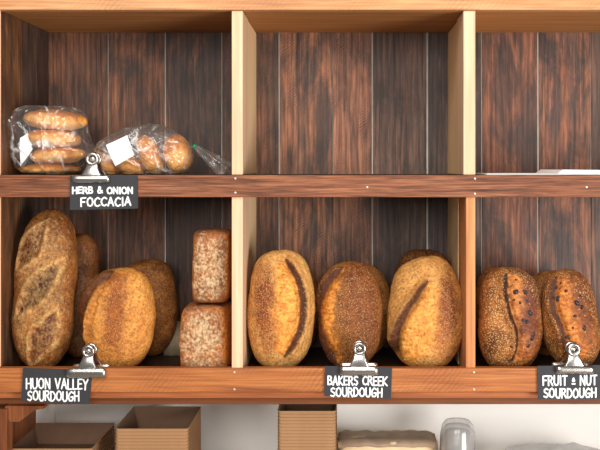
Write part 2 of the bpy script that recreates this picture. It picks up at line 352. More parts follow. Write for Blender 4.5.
# support panel, post and bracket under the left end
sp('support_panel', (XL - 0.05, 0.045, 0.7205), (ax(0, 0.02), 0.24, ZF - 0.0205), M['side_low'])
bm = bmesh.new()
q = [(7, 404.8), (7, 414), (12, 420.5), (21, 420.5), (36, 409), (45, 407.5), (45, 404.8)]
prism(bm, [(ax(x, 0.03), az(y, 0.03)) for x, y in q], 0.02, 0.052)
o = from_bm('bracket', bm, M['side_low']); parent_keep(o, shelf)
sp('post', (XL - 0.055, 0.012, 0.7205), (ax(7, 0.012), 0.0445, az(405.2, 0.0445)), M['side_low'])

# ------------------------------------------------------------------ loaves
_cs = {}
def cube_sphere(n):
    if n in _cs: return _cs[n]
    idx, vs, fs = {}, [], []
    def get(p):
        k = tuple(round(c * n) for c in p)
        if k not in idx:
            idx[k] = len(vs); vs.append(Vector([math.tan(c * PI / 4) for c in p]).normalized())
        return idx[k]
    for ax_ in range(3):
        for sg in (-1, 1):
            for i in range(n):
                for j in range(n):
                    q = []
                    for (a, b) in ((i, j), (i + 1, j), (i + 1, j + 1), (i, j + 1)):
                        p = [0, 0, 0]; p[ax_] = sg; p[(ax_ + 1) % 3] = -1 + 2 * a / n; p[(ax_ + 2) % 3] = -1 + 2 * b / n
                        q.append(get(p))
                    fs.append(q if sg > 0 else q[::-1])
    _cs[n] = (vs, fs); return _cs[n]
def poly_dist(x, y, pts):
    """signed distance (right of a downward line is positive) and run along the line"""
    best = (1e9, 0, 0); L = len(pts) - 1
    for i in range(L):
        ax0, ay0 = pts[i]; bx, by = pts[i + 1]; dx, dy = bx - ax0, by - ay0
        t = max(0, min(1, ((x - ax0) * dx + (y - ay0) * dy) / (dx * dx + dy * dy)))
        ox, oy = x - ax0 - dx * t, y - ay0 - dy * t
        d = math.hypot(ox, oy)
        if d < best[0]: best = (d, 1 if -(dx * oy - dy * ox) > 0 else -1, (i + t) / L)
    return best[0] * best[1], best[2]
def smooth_pts(pts, k=5):
    out = []
    P = [pts[0]] + list(pts) + [pts[-1]]
    for i in range(1, len(P) - 2):
        for j in range(k):
            t = j / k
            out.append(tuple(0.5 * (2 * P[i][c] + (P[i + 1][c] - P[i - 1][c]) * t + (2 * P[i - 1][c] - 5 * P[i][c] + 4 * P[i + 1][c] - P[i + 2][c]) * t * t
                       + (3 * P[i][c] - P[i - 1][c] - 3 * P[i + 1][c] + P[i + 2][c]) * t ** 3) for c in (0, 1)))
    out.append(pts[-1]); return out
def c3(r, g, b): return (lin(r), lin(g), lin(b))
loaf_no = [0]
def loaf(label, box_px, Y, group, crust, brown, n=56, tf=0.055, tb=0.050, e=2.5, roll=0.0, lean=6.0, yaw=0.0, zrest=None, seed=0.0, seedcol=None,
         slash=None, belly=None, ear=(70, 38, 28), patches=(), leaves=(), flour=0.0, flourcol=(214, 196, 172), edge=None, rough=0.0013, name='sourdough_loaf', boxy=None,
         taper=0.0, cat='bread', raisins=()):
    loaf_no[0] += 1; sd = loaf_no[0] * 7.31
    x0, y0, x1 = box_px
    zrest = ZF if zrest is None else zrest
    k = (D + Y) / D
    W = (x1 - x0) * PX * k; ztop = az(y0, Y); H = ztop - zrest
    wpx, hpx = x1 - x0, H / (PX * k)
    cx, cy = (x0 + x1) / 2, y0 + hpx / 2
    cr, sr = math.cos(math.radians(roll)), math.sin(math.radians(roll))
    def unroll(p):
        dx, dy = p[0] - cx, p[1] - cy
        return (dx * cr + dy * -sr * -1, dy * cr - dx * sr) if False else (dx * cr - dy * -sr, -dx * sr + dy * cr)
    sl = [(smooth_pts([unroll(p) for p in s['pts']]), s) for s in (slash or [])]
    lv = [(unroll((a, b)), la, lb, math.radians(an), st, co) for (a, b, la, lb, an, st, co) in leaves]
    pa = [(unroll((a, b)), ra, rb, st, co) for (a, b, ra, rb, st, co) in patches]
    dirs, faces = cube_sphere(n)
    cr1, br1 = c3(*crust), c3(*brown); sc1 = c3(*seedcol) if seedcol else None; fl1 = tuple(x * m_ for x, m_ in zip(c3(*flourcol), (1.0, 1.1, 1.2)))
    verts, cols, seeds = [], [], []
    for d in dirs:
        if boxy: q = d / max(1e-6, (abs(d.x) ** boxy + abs(d.y) ** boxy + abs(d.z) ** boxy) ** (1 / boxy))
        else:
            q = d / (abs(d.x) ** e + abs(d.y) ** 2.2 + abs(d.z) ** e) ** (1 / (e if abs(d.y) < .5 else 2.35))
        s, t = q.x, q.z
        p = Vector((s * W / 2 * (1 + taper * t), q.y * (tf if q.y < 0 else tb), t * H / 2))
        nv = Vector((p.x / (W / 2) ** 2, p.y / tf ** 2, p.z / (H / 2) ** 2)).normalized()
        seedv = Vector((p.x * 30 + sd, p.y * 30, p.z * 30))
        disp = 0.003 * noise.noise(seedv * 0.45) * (2 if not boxy else 1) + rough * fr(seedv * 1.6, 4)
        u, v = s * wpx / 2, -t * hpx / 2
        front = sst(-0.15, 0.35, -q.y)
        nA = fr(seedv * 1.0, 4); nB = fr(seedv * 2.7 + Vector((5, 2, 1)), 4); nC = fr(Vector((p.x * 60 + sd, p.y * 60, p.z * 210)), 4)
        col = mix(cr1, br1, 0.45 + 0.75 * nA + 0.25 * nB)
        sv = seed
        if sc1: col = mix(col, sc1, sst(0.25, 0.9, max(abs(s), abs(t))) * 0.75 + 0.25 * nB)
        if edge: col = mix(col, c3(*edge), sst(0.75, 1.0, abs(s)))
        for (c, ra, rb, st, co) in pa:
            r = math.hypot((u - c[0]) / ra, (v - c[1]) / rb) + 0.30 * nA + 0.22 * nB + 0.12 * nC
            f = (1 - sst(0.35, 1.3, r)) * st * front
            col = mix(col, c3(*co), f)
        for (c, la, lb, an, st, co) in lv:      # leaf-shaped baker's cuts: raised dark middle, floury lip
            ca, sa = math.cos(an), math.sin(an); lx = (u - c[0]) * ca - (v - c[1]) * sa; ly = (u - c[0]) * sa + (v - c[1]) * ca
            r = abs(lx) / la + (abs(ly) / lb) ** 1.6 + 0.10 * nA + 0.12 * nB
            f = (1 - sst(0.55, 1.05, r)) * front
            lip = math.exp(-((r - 1.08) / 0.2) ** 2) * front
            col = mix(col, mix(c3(*co), br1, 0.1 + 0.7 * nB), f * st); col = mix(col, fl1, lip * 0.5 * (0.7 + nB))
            disp += -0.003 * f * front + 0.0028 * lip
        for (pts, sdic) in sl:
            dist, run = poly_dist(u, v, pts)
            dist += 0.8 * nA + 0.35 * nB + 0.35 * nC
            side = sdic['side']; dd = dist * side
            endf = sst(-0.02, 0.12, run) * (1 - sst(0.88, 1.02, run)) if True else 1
            endf = sst(0.0, 0.14, run) * (1 - sst(0.86, 1.0, run))
            bw = sdic['w'] * (0.35 + 0.65 * math.sin(PI * max(0, min(1, run))))
            inb = sst(-0.5, 1.2, dd) * (1 - sst(bw * 0.65, bw * 1.1, dd + 3 * nB)) * front * sst(0, .05, run) * (1 - sst(.95, 1, run))
            bl = c3(*sdic.get('belly', (214, 158, 84))); bl2 = c3(*sdic.get('belly2', (190, 128, 60)))
            bl = (bl[0] * .98, bl[1] * .90, bl[2] * .84); bl2 = (bl2[0] * .95, bl2[1] * .86, bl2[2] * .80)
            bc = mix(bl, bl2, 0.4 + 1.1 * nC + 0.4 * nB)
            for (c, ra, rb, st, co) in pa:
                r = math.hypot((u - c[0]) / ra, (v - c[1]) / rb) + 0.30 * nA + 0.22 * nB + 0.12 * nC
                bc = mix(bc, c3(*co), (1 - sst(0.35, 1.3, r)) * st)
            col = mix(col, bc, inb); sv = sv * (1 - inb * 0.95)
            ew = sdic.get('ear', 3.2)
            ef = math.exp(-((dd + ew * 0.15) / (ew * (0.35 + 0.65 * endf))) ** 2 * 1.1) * front * sst(0, 0.06, run) * (1 - sst(0.94, 1, run))
            col = mix(col, c3(*sdic.get('earcol', ear)), min(1, ef * 1.4) * sdic.get('dark', 0.95)); sv *= (1 - ef)
            dep = sdic.get('depth', 0.006)
            disp += (-dep * math.exp(-((dd - 2.2) / 3.2) ** 2) + dep * 0.75 * math.exp(-((dd + 3.5) / 3.2) ** 2)) * endf * front + 0.0018 * nC * inb
        if flour:
            f = sst(-0.45, 1.15, 0.35 * nA + 0.55 * nB + 1.0 * fr(seedv * 7 + Vector((9, 4, 2)), 4) + 0.5 - 0.7 * (s ** 4 + t ** 4) - .3 * (s * s + t * t)) * flour * front
            col = mix(col, fl1, f)
        verts.append(p + nv * disp); cols.append(col); seeds.append(sv)
    R = Matrix.Rotation(math.radians(yaw), 3, 'Z') @ Matrix.Rotation(-math.radians(lean), 3, 'X') @ Matrix.Rotation(math.radians(roll), 3, 'Y')
    verts = [R @ v for v in verts]
    zmin = min(v.z for v in verts)
    verts = [Vector((v.x, v.y, max(v.z, zmin + 0.0025) - zmin - 0.0025)) for v in verts]
    me = bpy.data.meshes.new(name); me.from_pydata(verts, [], faces)
    ca = me.attributes.new('Col', 'FLOAT_COLOR', 'POINT'); ca.data.foreach_set('color', [c for col in cols for c in (min(.92, col[0] * 1.04), col[1] * .885, col[2] * .67, 1.0)])
    sa = me.attributes.new('seed', 'FLOAT', 'POINT'); sa.data.foreach_set('value', seeds)
    me.materials.append(M['seeded'] if name == 'fruit_loaf' else M['crust'])
    for p in me.polygons: p.use_smooth = True
    o = bpy.data.objects.new(name, me); o.location = (ax(cx, Y), Y, zrest); link(o); tag(o, label, cat, group)
    # raisins pressed into the crust
    if raisins:
        from mathutils.bvhtree import BVHTree
        bv = BVHTree.FromPolygons(verts, faces)
        for i, (rx, ry, rr) in enumerate(raisins):
            org = Vector((CAMX, -D, CAMZ)) - o.location; dst = at(rx, ry, Y) - o.location
            h, nn, _, _ = bv.ray_cast(org, (dst - org).normalized())
            if h is None: continue
            bm = bmesh.new(); bmesh.ops.create_icosphere(bm, subdivisions=3, radius=rr * 1.2 * PX)
            for v in bm.verts:
                w = noise.noise(v.co * 400 + Vector((i * 3.1, sd, 0))); v.co *= 1 + 0.28 * w
                v.co.x *= 1.25; v.co.y *= 0.75
            rz = Matrix.Rotation(i * 1.3, 4, 'Y')
            ro = from_bm('raisin', bm, M['raisin'], o, True); ro.matrix_local = Matrix.Translation(h + nn * -0.0006) @ rz
    return o

GOLD, GOLD2 = (222, 166, 92), (196, 134, 66)
# -- back row first
loaf('dark brown loaf behind the tall long loaf at the far left', (60, 233, 101), 0.205, 'loaves in the back row', (150, 98, 56), (104, 62, 36), 36, tf=.05, tb=.045, lean=4, flour=.2)
loaf('dark brown round topped loaf leaning behind the golden loaf beside the brick loaves', (118, 258, 177), 0.215, 'loaves in the back row', (166, 112, 58), (112, 68, 36), 44, tf=.05, tb=.045, lean=5, seed=.35)
loaf('loaf mostly hidden behind the two brick loaves', (196, 296, 236), 0.22, 'loaves in the back row', (176, 116, 56), (140, 86, 42), 32, tf=.045, tb=.04, lean=3, seed=.3)
loaf('dark loaf hidden behind the first seeded loaf right of the pale upright', (262, 262, 320), 0.215, 'loaves in the back row', (150, 100, 52), (110, 66, 34), 36, tf=.05, tb=.045, lean=4, seed=.4)
loaf('tan seeded loaf peeking out right of the dark loaf with the clip', (330, 263, 391), 0.215, 'loaves in the back row', (186, 134, 76), (140, 90, 48), 40, tf=.05, tb=.045, lean=4, seed=.6)
loaf('dark crusted loaf behind the golden loaf with long dark slash', (392, 249, 455), 0.215, 'loaves in the back row', (130, 80, 44), (92, 52, 30), 40, tf=.05, tb=.045, lean=4, seed=.4)
loaf('fruit loaf hidden behind the seeded fruit loaf next to the orange upright', (474, 266, 524), 0.215, 'loaves in the back row', (166, 110, 60), (112, 66, 36), 36, tf=.05, tb=.045, lean=4, seed=.6)
loaf('fruit loaf showing between the two front fruit loaves', (522, 269, 580), 0.215, 'loaves in the back row', (166, 112, 60), (116, 70, 38), 40, tf=.05, tb=.045, lean=4, seed=.6)

# -- front row
FY = 0.078
g = 'loaves in the front row'
loaf('tallest loaf, long brown sourdough with three slanted cuts at far left', (15.5, 207, 77), FY, g, (172, 118, 62), (114, 70, 36), 64, roll=2.5, lean=7, seed=.12, flour=.35, e=2.4,
     flourcol=(212, 176, 124), leaves=[(37, 246, 12, 27, -24, 1.0, (84, 40, 18)), (46, 287, 12, 36, -36, 1.0, (62, 28, 14)), (51, 334, 12, 30, -24, 1.0, (88, 42, 18))],
     patches=[(62, 225, 30, 22, .7, (104, 56, 28)), (22, 300, 12, 60, .5, (112, 62, 30)), (30, 352, 34, 22, .5, (116, 64, 32)), (72, 300, 8, 70, .5, (122, 70, 36))])
loaf('golden oval sourdough with ear on its left, behind the handwritten valley sign clip', (82, 265, 155.5), FY, g, (220, 164, 90), (196, 134, 66), 60, lean=7, seed=.35, e=2.3, roll=1.5,
     slash=[dict(pts=[(117, 268), (98, 283), (87, 303), (83, 330), (86, 352)], side=1, w=15, belly=(236, 186, 104), belly2=(206, 144, 70), ear=4.6, depth=.007, earcol=(78, 42, 22)),
            dict(pts=[(112, 275), (100, 292), (94, 315), (93, 340)], side=1, w=6, ear=1.8, depth=.004, earcol=(150, 96, 50), dark=.7)],
     patches=[(120, 312, 13, 46, .95, (150, 88, 42)), (122, 285, 9, 14, .6, (150, 86, 44)), (140, 350, 20, 18, .3, (170, 110, 56))])
g2 = 'brick shaped tin loaves'
lower = loaf('floury brown brick loaf standing on the shelf, under another brick', (184.5, 301.5, 231), FY, g2, (172, 116, 76), (112, 68, 46), 60, tf=.055, tb=.055, lean=0, boxy=7, taper=-.03, flour=.72,
     edge=(206, 132, 60), flourcol=(226, 200, 168), rough=.0015, yaw=-4, name='tin_loaf')
upper = loaf('floury brown brick loaf balanced on top of another brick', (195, 228.5, 231.5), FY, g2, (162, 108, 70), (104, 64, 44), 60, tf=.052, tb=.052, lean=0, boxy=7, taper=.02, flour=.72,
     edge=(196, 124, 58), flourcol=(224, 198, 166), rough=.0015, roll=1.0, zrest=az(300.3, FY), name='tin_loaf')
loaf('pale gold seeded sourdough with dark crescent slash, beside the pale upright', (247.5, 246.5, 314.5), FY, g, (226, 180, 116), (204, 150, 86), 64, lean=6, seed=.75, e=2.45, seedcol=(216, 172, 110),
     slash=[dict(pts=[(284, 255), (296, 270), (303, 292), (303, 318), (296, 338), (284, 354)], side=-1, w=34, belly=(236, 182, 100), belly2=(208, 144, 68), ear=2.5, depth=.008, earcol=(70, 34, 22))],
     patches=[(265, 298, 13, 44, 1.0, (134, 74, 38)), (270, 332, 12, 24, .7, (160, 94, 46)), (290, 262, 14, 10, .4, (190, 124, 64))])
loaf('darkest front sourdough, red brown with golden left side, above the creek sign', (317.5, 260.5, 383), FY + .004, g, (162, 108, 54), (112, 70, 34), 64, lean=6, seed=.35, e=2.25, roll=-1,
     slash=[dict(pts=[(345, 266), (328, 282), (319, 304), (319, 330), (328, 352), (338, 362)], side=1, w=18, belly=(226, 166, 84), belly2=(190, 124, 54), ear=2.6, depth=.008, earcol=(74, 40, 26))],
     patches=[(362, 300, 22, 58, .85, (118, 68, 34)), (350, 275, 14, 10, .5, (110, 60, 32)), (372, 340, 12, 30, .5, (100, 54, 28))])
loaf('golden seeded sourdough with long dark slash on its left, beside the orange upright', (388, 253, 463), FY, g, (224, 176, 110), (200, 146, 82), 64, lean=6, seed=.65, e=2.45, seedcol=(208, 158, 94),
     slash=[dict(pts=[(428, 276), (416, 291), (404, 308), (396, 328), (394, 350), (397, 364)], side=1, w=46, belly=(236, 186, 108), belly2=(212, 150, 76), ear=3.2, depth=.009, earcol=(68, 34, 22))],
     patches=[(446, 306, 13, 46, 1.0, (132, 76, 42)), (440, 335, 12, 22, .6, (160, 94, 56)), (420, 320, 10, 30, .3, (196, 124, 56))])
g3 = 'fruit and nut loaves at the front'
r1 = [(505, 277, 1.3), (508, 287, 1.0), (516, 292, 2.0), (525, 292, 1.8), (508, 297, 1.6), (514, 300, 1.1), (520, 303, 1.2), (527, 301, 1.2), (530, 313, 2.0), (527, 322, 1.4), (523, 320, 1.3), (532, 338, 1.9), (528, 346, 1.6), (534, 334, 1.3), (516, 280, 1.1), (512, 347, 1.2)]
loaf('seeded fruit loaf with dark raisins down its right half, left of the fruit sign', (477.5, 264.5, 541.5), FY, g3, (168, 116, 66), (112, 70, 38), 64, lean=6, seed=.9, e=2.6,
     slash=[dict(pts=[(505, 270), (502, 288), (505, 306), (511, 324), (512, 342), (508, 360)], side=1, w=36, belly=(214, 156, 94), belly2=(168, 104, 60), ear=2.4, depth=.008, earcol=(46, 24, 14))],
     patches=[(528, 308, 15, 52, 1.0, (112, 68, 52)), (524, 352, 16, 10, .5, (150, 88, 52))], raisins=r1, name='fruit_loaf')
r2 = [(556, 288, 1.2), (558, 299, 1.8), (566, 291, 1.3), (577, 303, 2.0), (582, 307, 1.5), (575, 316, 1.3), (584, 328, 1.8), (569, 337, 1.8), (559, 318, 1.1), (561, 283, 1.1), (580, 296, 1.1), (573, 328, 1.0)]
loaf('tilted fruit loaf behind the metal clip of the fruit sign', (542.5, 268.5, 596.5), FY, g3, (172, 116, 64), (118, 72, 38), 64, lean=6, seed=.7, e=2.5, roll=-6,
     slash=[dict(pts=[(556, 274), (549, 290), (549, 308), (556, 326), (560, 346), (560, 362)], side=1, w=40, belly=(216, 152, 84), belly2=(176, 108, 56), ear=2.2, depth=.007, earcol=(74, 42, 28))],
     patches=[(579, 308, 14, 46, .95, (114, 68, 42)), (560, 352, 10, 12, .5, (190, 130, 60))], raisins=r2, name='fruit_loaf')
# paper standing behind the bricks
bm = bmesh.new()
for i in range(9):
    for j in range(2): pass
pts = [(ax(163 + 22 * i / 8, .20), .205 + .004 * math.sin(i * 1.7)) for i in range(9)]
vs = [[bm.verts.new((x, y + .012 * z, ZF + z * .074)) for z in (0, .5, 1)] for x, y in pts]
for i in range(8):
    for j in range(2): bm.faces.new((vs[i][j], vs[i + 1][j], vs[i + 1][j + 1], vs[i][j + 1]))
bmesh.ops.solidify(bm, geom=list(bm.faces), thickness=0.0012)
tag(from_bm('baking_paper', bm, M['bake'], None, True), 'pale piece of baking paper tucked behind the lower brick loaf', 'paper')

# ------------------------------------------------------------------ bread rolls and bags on the upper shelf
def roll(label, px, py, lx, lz, ly, Y, ang, group, tone=0, yaw=0):
    """one soft roll: long axis lx, height lz, depth ly in photo pixels"""
    loaf_no[0] += 1; sd = loaf_no[0] * 3.7
    dirs, faces = cube_sphere(28); k = (D + Y) / D * PX
    verts, cols, seeds = [], [], []
    R = Matrix.Rotation(math.radians(yaw), 3, 'Z') @ Matrix.Rotation(math.radians(ang), 3, 'Y')
    top, side, pale = c3(190, 112, 46), c3(236, 168, 84), c3(250, 220, 160)
    for d in dirs:
        q = d / (abs(d.x) ** 2.3 + abs(d.y) ** 2.3 + abs(d.z) ** 2.3) ** (1 / 2.3)
        p = Vector((q.x * lx / 2 * k, q.y * ly / 2 * k, q.z * lz / 2 * k * (1 if q.z > 0 else .92)))
        nv = Vector((q.x / lx, q.y / ly, q.z / lz)).normalized()
        w = fr(Vector((p.x * 40 + sd, p.y * 40, p.z * 40)), 4)
        p += nv * 0.003 * w
        up = q.z if lz < lx else -q.y * .35 + q.z * .55 + q.x * .15 - .05
        c = mix(pale, side, sst(-.75, -.05, up + .5 * w)); c = mix(c, top, sst(.15, .85, up + .7 * w + tone) * .9)
        verts.append(R @ p); cols.append(c); seeds.append(0.0)
    me = bpy.data.meshes.new('bread_roll'); zmin = min(v.z for v in verts)
    o = bpy.data.objects.new('bread_roll', me); c = at(px, py, Y)
    verts = [Vector((v.x, v.y, max(v.z, ZM + 0.0012 - c.z))) for v in verts]
    me.from_pydata(verts, [], faces)
    ca = me.attributes.new('Col', 'FLOAT_COLOR', 'POINT'); ca.data.foreach_set('color', [x for cc in cols for x in (*cc, 1.0)])
    sa = me.attributes.new('seed', 'FLOAT', 'POINT'); sa.data.foreach_set('value', seeds)
    me.materials.append(M['roll'])
    for p in me.polygons: p.use_smooth = True
    o.location = c; link(o); tag(o, label, 'bread', group); return o
RY = 0.10
gr = 'flat rolls stacked in the left bag'
roll('topmost flat roll in the left plastic bag stack', 56, 120.5, 61, 20.5, 50, RY, 4, gr, .1)
roll('second roll from the top in the left plastic bag stack', 53, 139.5, 53, 19, 56, RY, 2, gr)
roll('third roll from the top in the left plastic bag stack', 58, 155.6, 54, 17, 50, RY, -3, gr)
roll('bottom roll of the left plastic bag stack, flat on the shelf', 50, 169.4, 60, 11.5, 50, RY, 1, gr, .2)
gr = 'long rolls leaning in the right bag'
roll('leftmost long roll in the right bag, mostly behind the metal clip', 106, 165, 17, 34, 42, RY, -52, gr)
roll('second long roll from the left in the right bag, under the white label', 127, 164, 18, 42, 42, RY, -54, gr)
roll('third long roll from the left in the right bag, upright and leaning', 150.5, 156, 20, 44, 38, RY, -26, gr)
roll('rightmost long roll in the right bag, standing near the green tie', 178, 155, 26, 41, 40, RY, -10, gr)

def bag(label, box_px, Y, depth, folds, corner):
    loaf_no[0] += 1; sd = loaf_no[0] * 5.1
    x0, y0, x1, y1 = box_px; k = (D + Y) / D * PX
    root = thing('bread_bag', label, 'bag', (ax((x0 + x1) / 2, Y), Y, ZM), 'clear bags of rolls')
    dirs, faces = cube_sphere(56); verts = []
    zc = az((y0 + y1) / 2, Y) - ZM; W = (x1 - x0) * k; H = (y1 - y0) * k
    for d in dirs:
        q = d / (abs(d.x) ** 3.5 + abs(d.y) ** 3.5 + abs(d.z) ** 3.5) ** (1 / 3.5)
        s, t = q.x, q.z
        p = Vector((s * W / 2, q.y * depth / 2, t * H / 2))
        nv = Vector((q.x / W, q.y / depth, q.z / H)).normalized()
        v0 = Vector((p.x * 25 + sd, p.y * 25, p.z * 25))
        w = 0.004 * noise.noise(v0) - 0.0045 * abs(noise.noise(v0 * 1.9 + Vector((3, 1, 8)))) - 0.003 * abs(noise.noise(v0 * 4.1))
        for (cs, ct, amp, rad) in corner:
            w += amp * math.exp(-((s - cs) ** 2 + (t - ct) ** 2) / rad ** 2)
        u, v = (x0 + x1) / 2 + s * (x1 - x0) / 2, (y0 + y1) / 2 - t * (y1 - y0) / 2
        if q.y < 0:
            for (ax_, ay_, bx_, by_) in folds:
                dd, rn = poly_dist(u, v, [(ax_, ay_), (bx_, by_)])
                w += 0.0045 * math.exp(-(dd / 1.3) ** 2)
        p = p + nv * w; p.z = max(p.z + zc, 0.0006)
        verts.append(p)
    me = bpy.data.meshes.new('film'); me.from_pydata(verts, [], faces); me.materials.append(M['film'])
    for p in me.polygons: p.use_smooth = True
    f = link(bpy.data.objects.new('film', me), root); return root, verts, faces
def bag_label(root, verts, quad, Y):
    """paper label stuck on the bag: a thin sheet just in front of the film"""
    from mathutils.bvhtree import BVHTree
    bv = BVHTree.FromPolygons([v for v in verts], bag_faces)
    N = 8; bm = bmesh.new(); grid = []
    for i in range(N + 1):
        row = []
        for j in range(N + 1):
            a, b = i / N, j / N
            px = (quad[0][0] * (1 - a) + quad[1][0] * a) * (1 - b) + (quad[3][0] * (1 - a) + quad[2][0] * a) * b
            py = (quad[0][1] * (1 - a) + quad[1][1] * a) * (1 - b) + (quad[3][1] * (1 - a) + quad[2][1] * a) * b
            p = at(px, py, Y) - root.location
            p.y += 0.004 * math.sin(a * 2.4) - .002 * math.sin(b * 5)
            row.append(bm.verts.new(p))
        grid.append(row)
    for i in range(N):
        for j in range(N): bm.faces.new((grid[i][j], grid[i][j + 1], grid[i + 1][j + 1], grid[i + 1][j]))
    o = from_bm('price_label', bm, M['paper'], root); o['label'] = 'blank white paper label'
bagA, va, bag_faces = bag('clear plastic bag around the stack of four flat rolls', (13, 106, 91, 175.5), RY, 0.14,
    [(52, 128, 56, 172), (28, 145, 56, 172), (60, 128, 62, 150), (66, 132, 78, 120)], [(-1, .4, .026, .22), (1, -.35, .016, .2), (-.6, 1, .004, .3), (1, .5, -.01, .5)])
bag_label(bagA, va, [(20, 138), (27, 133), (32, 149), (20, 166)], RY - 0.062)
bagB, vb, _ = bag('clear plastic bag around four leaning rolls, tied off with green', (94, 125, 194, 175.5), RY, 0.125,
    [(128, 140, 170, 172), (108, 150, 150, 168), (150, 133, 185, 140)], [(-1, .8, -.022, .6), (1, .8, -.02, .5), (.2, 1, .004, .5)])
bag_label(bagB, vb, [(106, 145), (127, 135), (134, 155), (115, 166)], RY - 0.066)
# gathered neck and tie
bm = bmesh.new(); rings = []
a, b = at(194, 146, RY), at(226, 172, RY + .02)
for i in range(15):
    t = i / 14; c = a.lerp(b, t); r = 0.003 + 0.017 * t ** 0.8
    ring = []
    for j in range(28):
        an = j / 28 * 2 * PI; rr = r * (1 + .28 * math.sin(an * 5 + t) + .15 * math.sin(an * 11 + 3 * t))
        dirv = (b - a).normalized(); up = Vector((0, 1, 0)); si = dirv.cross(up)
        p = c + si * math.cos(an) * rr + up * math.sin(an) * rr * .8 - bagB.location
        p.z = max(p.z, 0.0008); ring.append(bm.verts.new(p))
    rings.append(ring)
for i in range(14):
    for j in range(28): bm.faces.new((rings[i][j], rings[i][(j + 1) % 28], rings[i + 1][(j + 1) % 28], rings[i + 1][j]))
from_bm('bag_neck', bm, M['film'], bagB, True)
bm = bmesh.new()
bmesh.ops.create_cone(bm, segments=16, radius1=.005, radius2=.005, depth=.006, cap_ends=True)
bmesh.ops.bevel(bm, geom=list(bm.edges), offset=.0008, segments=2, affect='EDGES')
o = from_bm('tie', bm, M['green'], bagB, True); o.location = a - bagB.location + Vector((.001, 0, -.001)); o.rotation_euler = (0, math.radians(125), 0); o['label'] = 'green bag tie'

# ------------------------------------------------------------------ paper on the upper shelf, right
bm = bmesh.new(); box(bm, (ax(486, .02), .014, ZM + .0003), (.78, .25, ZM + .0028), .0004)
tag(from_bm('paper_sheet', bm, M['paper']), 'thin white sheet of paper lying flat on upper right shelf', 'paper')
bm = bmesh.new()
pr = [(ax(557.5, .03), ZM + .0030), (ax(563, .03), az(169.6, .03)), (.75, az(170.6, .03)), (.75, ZM + .0030)]
prism(bm, pr, .03, .24)
tag(from_bm('paper_pad', bm, M['paper']), 'white wad of folded paper resting on the thin sheet', 'paper')

# ------------------------------------------------------------------ handwritten cards and bulldog clips
G = {
 'A': (.8, [[(0, 0), (.5, 1), (1, 0)], [(.2, .36), (.82, .36)]]), 'B': (.72, [[(.05, 0), (.05, 1), (.7, .96), (.85, .76), (.62, .55), (.1, .52)], [(.62, .55), (1, .32), (.8, .06), (.05, 0)]]),
 'C': (.75, [[(1, .85), (.62, 1), (.18, .8), (0, .45), (.2, .1), (.6, 0), (1, .14)]]), 'D': (.8, [[(.05, 0), (.05, 1), (.6, .95), (1, .6), (.92, .25), (.5, .02), (.05, 0)]]),
 'E': (.65, [[(1, 1), (.05, .97), (.05, 0), (1, .04)], [(.05, .52), (.85, .52)]]), 'F': (.68, [[(1, 1), (.05, .95), (.05, 0)], [(.05, .5), (.8, .52)]]),
 'G': (.82, [[(1, .85), (.6, 1), (.15, .75), (0, .4), (.25, .03), (.75, .03), (.95, .2), (.95, .45), (.55, .43)]]), 'H': (.8, [[(.05, 0), (.05, 1)], [(.95, 0), (.95, 1)], [(.05, .5), (.95, .52)]]),
 'I': (.22, [[(.5, 0), (.5, 1)]]), 'K': (.75, [[(.05, 0), (.05, 1)], [(.95, 1), (.1, .48), (1, 0)]]), 'L': (.62, [[(.05, 1), (.05, 0), (1, .04)]]),
 'N': (.82, [[(.05, 0), (.05, 1), (.93, 0), (.93, 1)]]), 'O': (.85, [[(.5, 1), (.15, .85), (0, .5), (.15, .12), (.5, 0), (.85, .12), (1, .5), (.85, .86), (.5, 1)]]),
 'R': (.75, [[(.05, 0), (.05, 1), (.7, .97), (.9, .76), (.65, .54), (.08, .5)], [(.45, .52), (1, 0)]]), 'S': (.7, [[(.95, .88), (.55, 1), (.1, .84), (.15, .6), (.8, .42), (.95, .2), (.55, 0), (0, .12)]]),
 'T': (.75, [[(0, .97), (1, 1)], [(.52, 1), (.5, 0)]]), 'U': (.8, [[(.05, 1), (.05, .25), (.3, 0), (.7, 0), (.95, .25), (.95, 1)]]), 'V': (.8, [[(0, 1), (.48, 0), (1, 1)]]),
 'Y': (.78, [[(0, 1), (.48, .5), (1, 1)], [(.48, .5), (.4, 0)]]),
 '&': (.8, [[(1, .05), (.25, .75), (.35, 1), (.62, .9), (.55, .68), (.05, .35), (.15, .04), (.6, .02), (.95, .4)]]),
 'n': (.5, [[(.15, .42), (.5, .7), (.85, .42), (.5, .36), (.15, .42)], [(0, .1), (1, .12)]]), ' ': (.45, []),
}
CARDY = -0.0165
zc_ = [0]
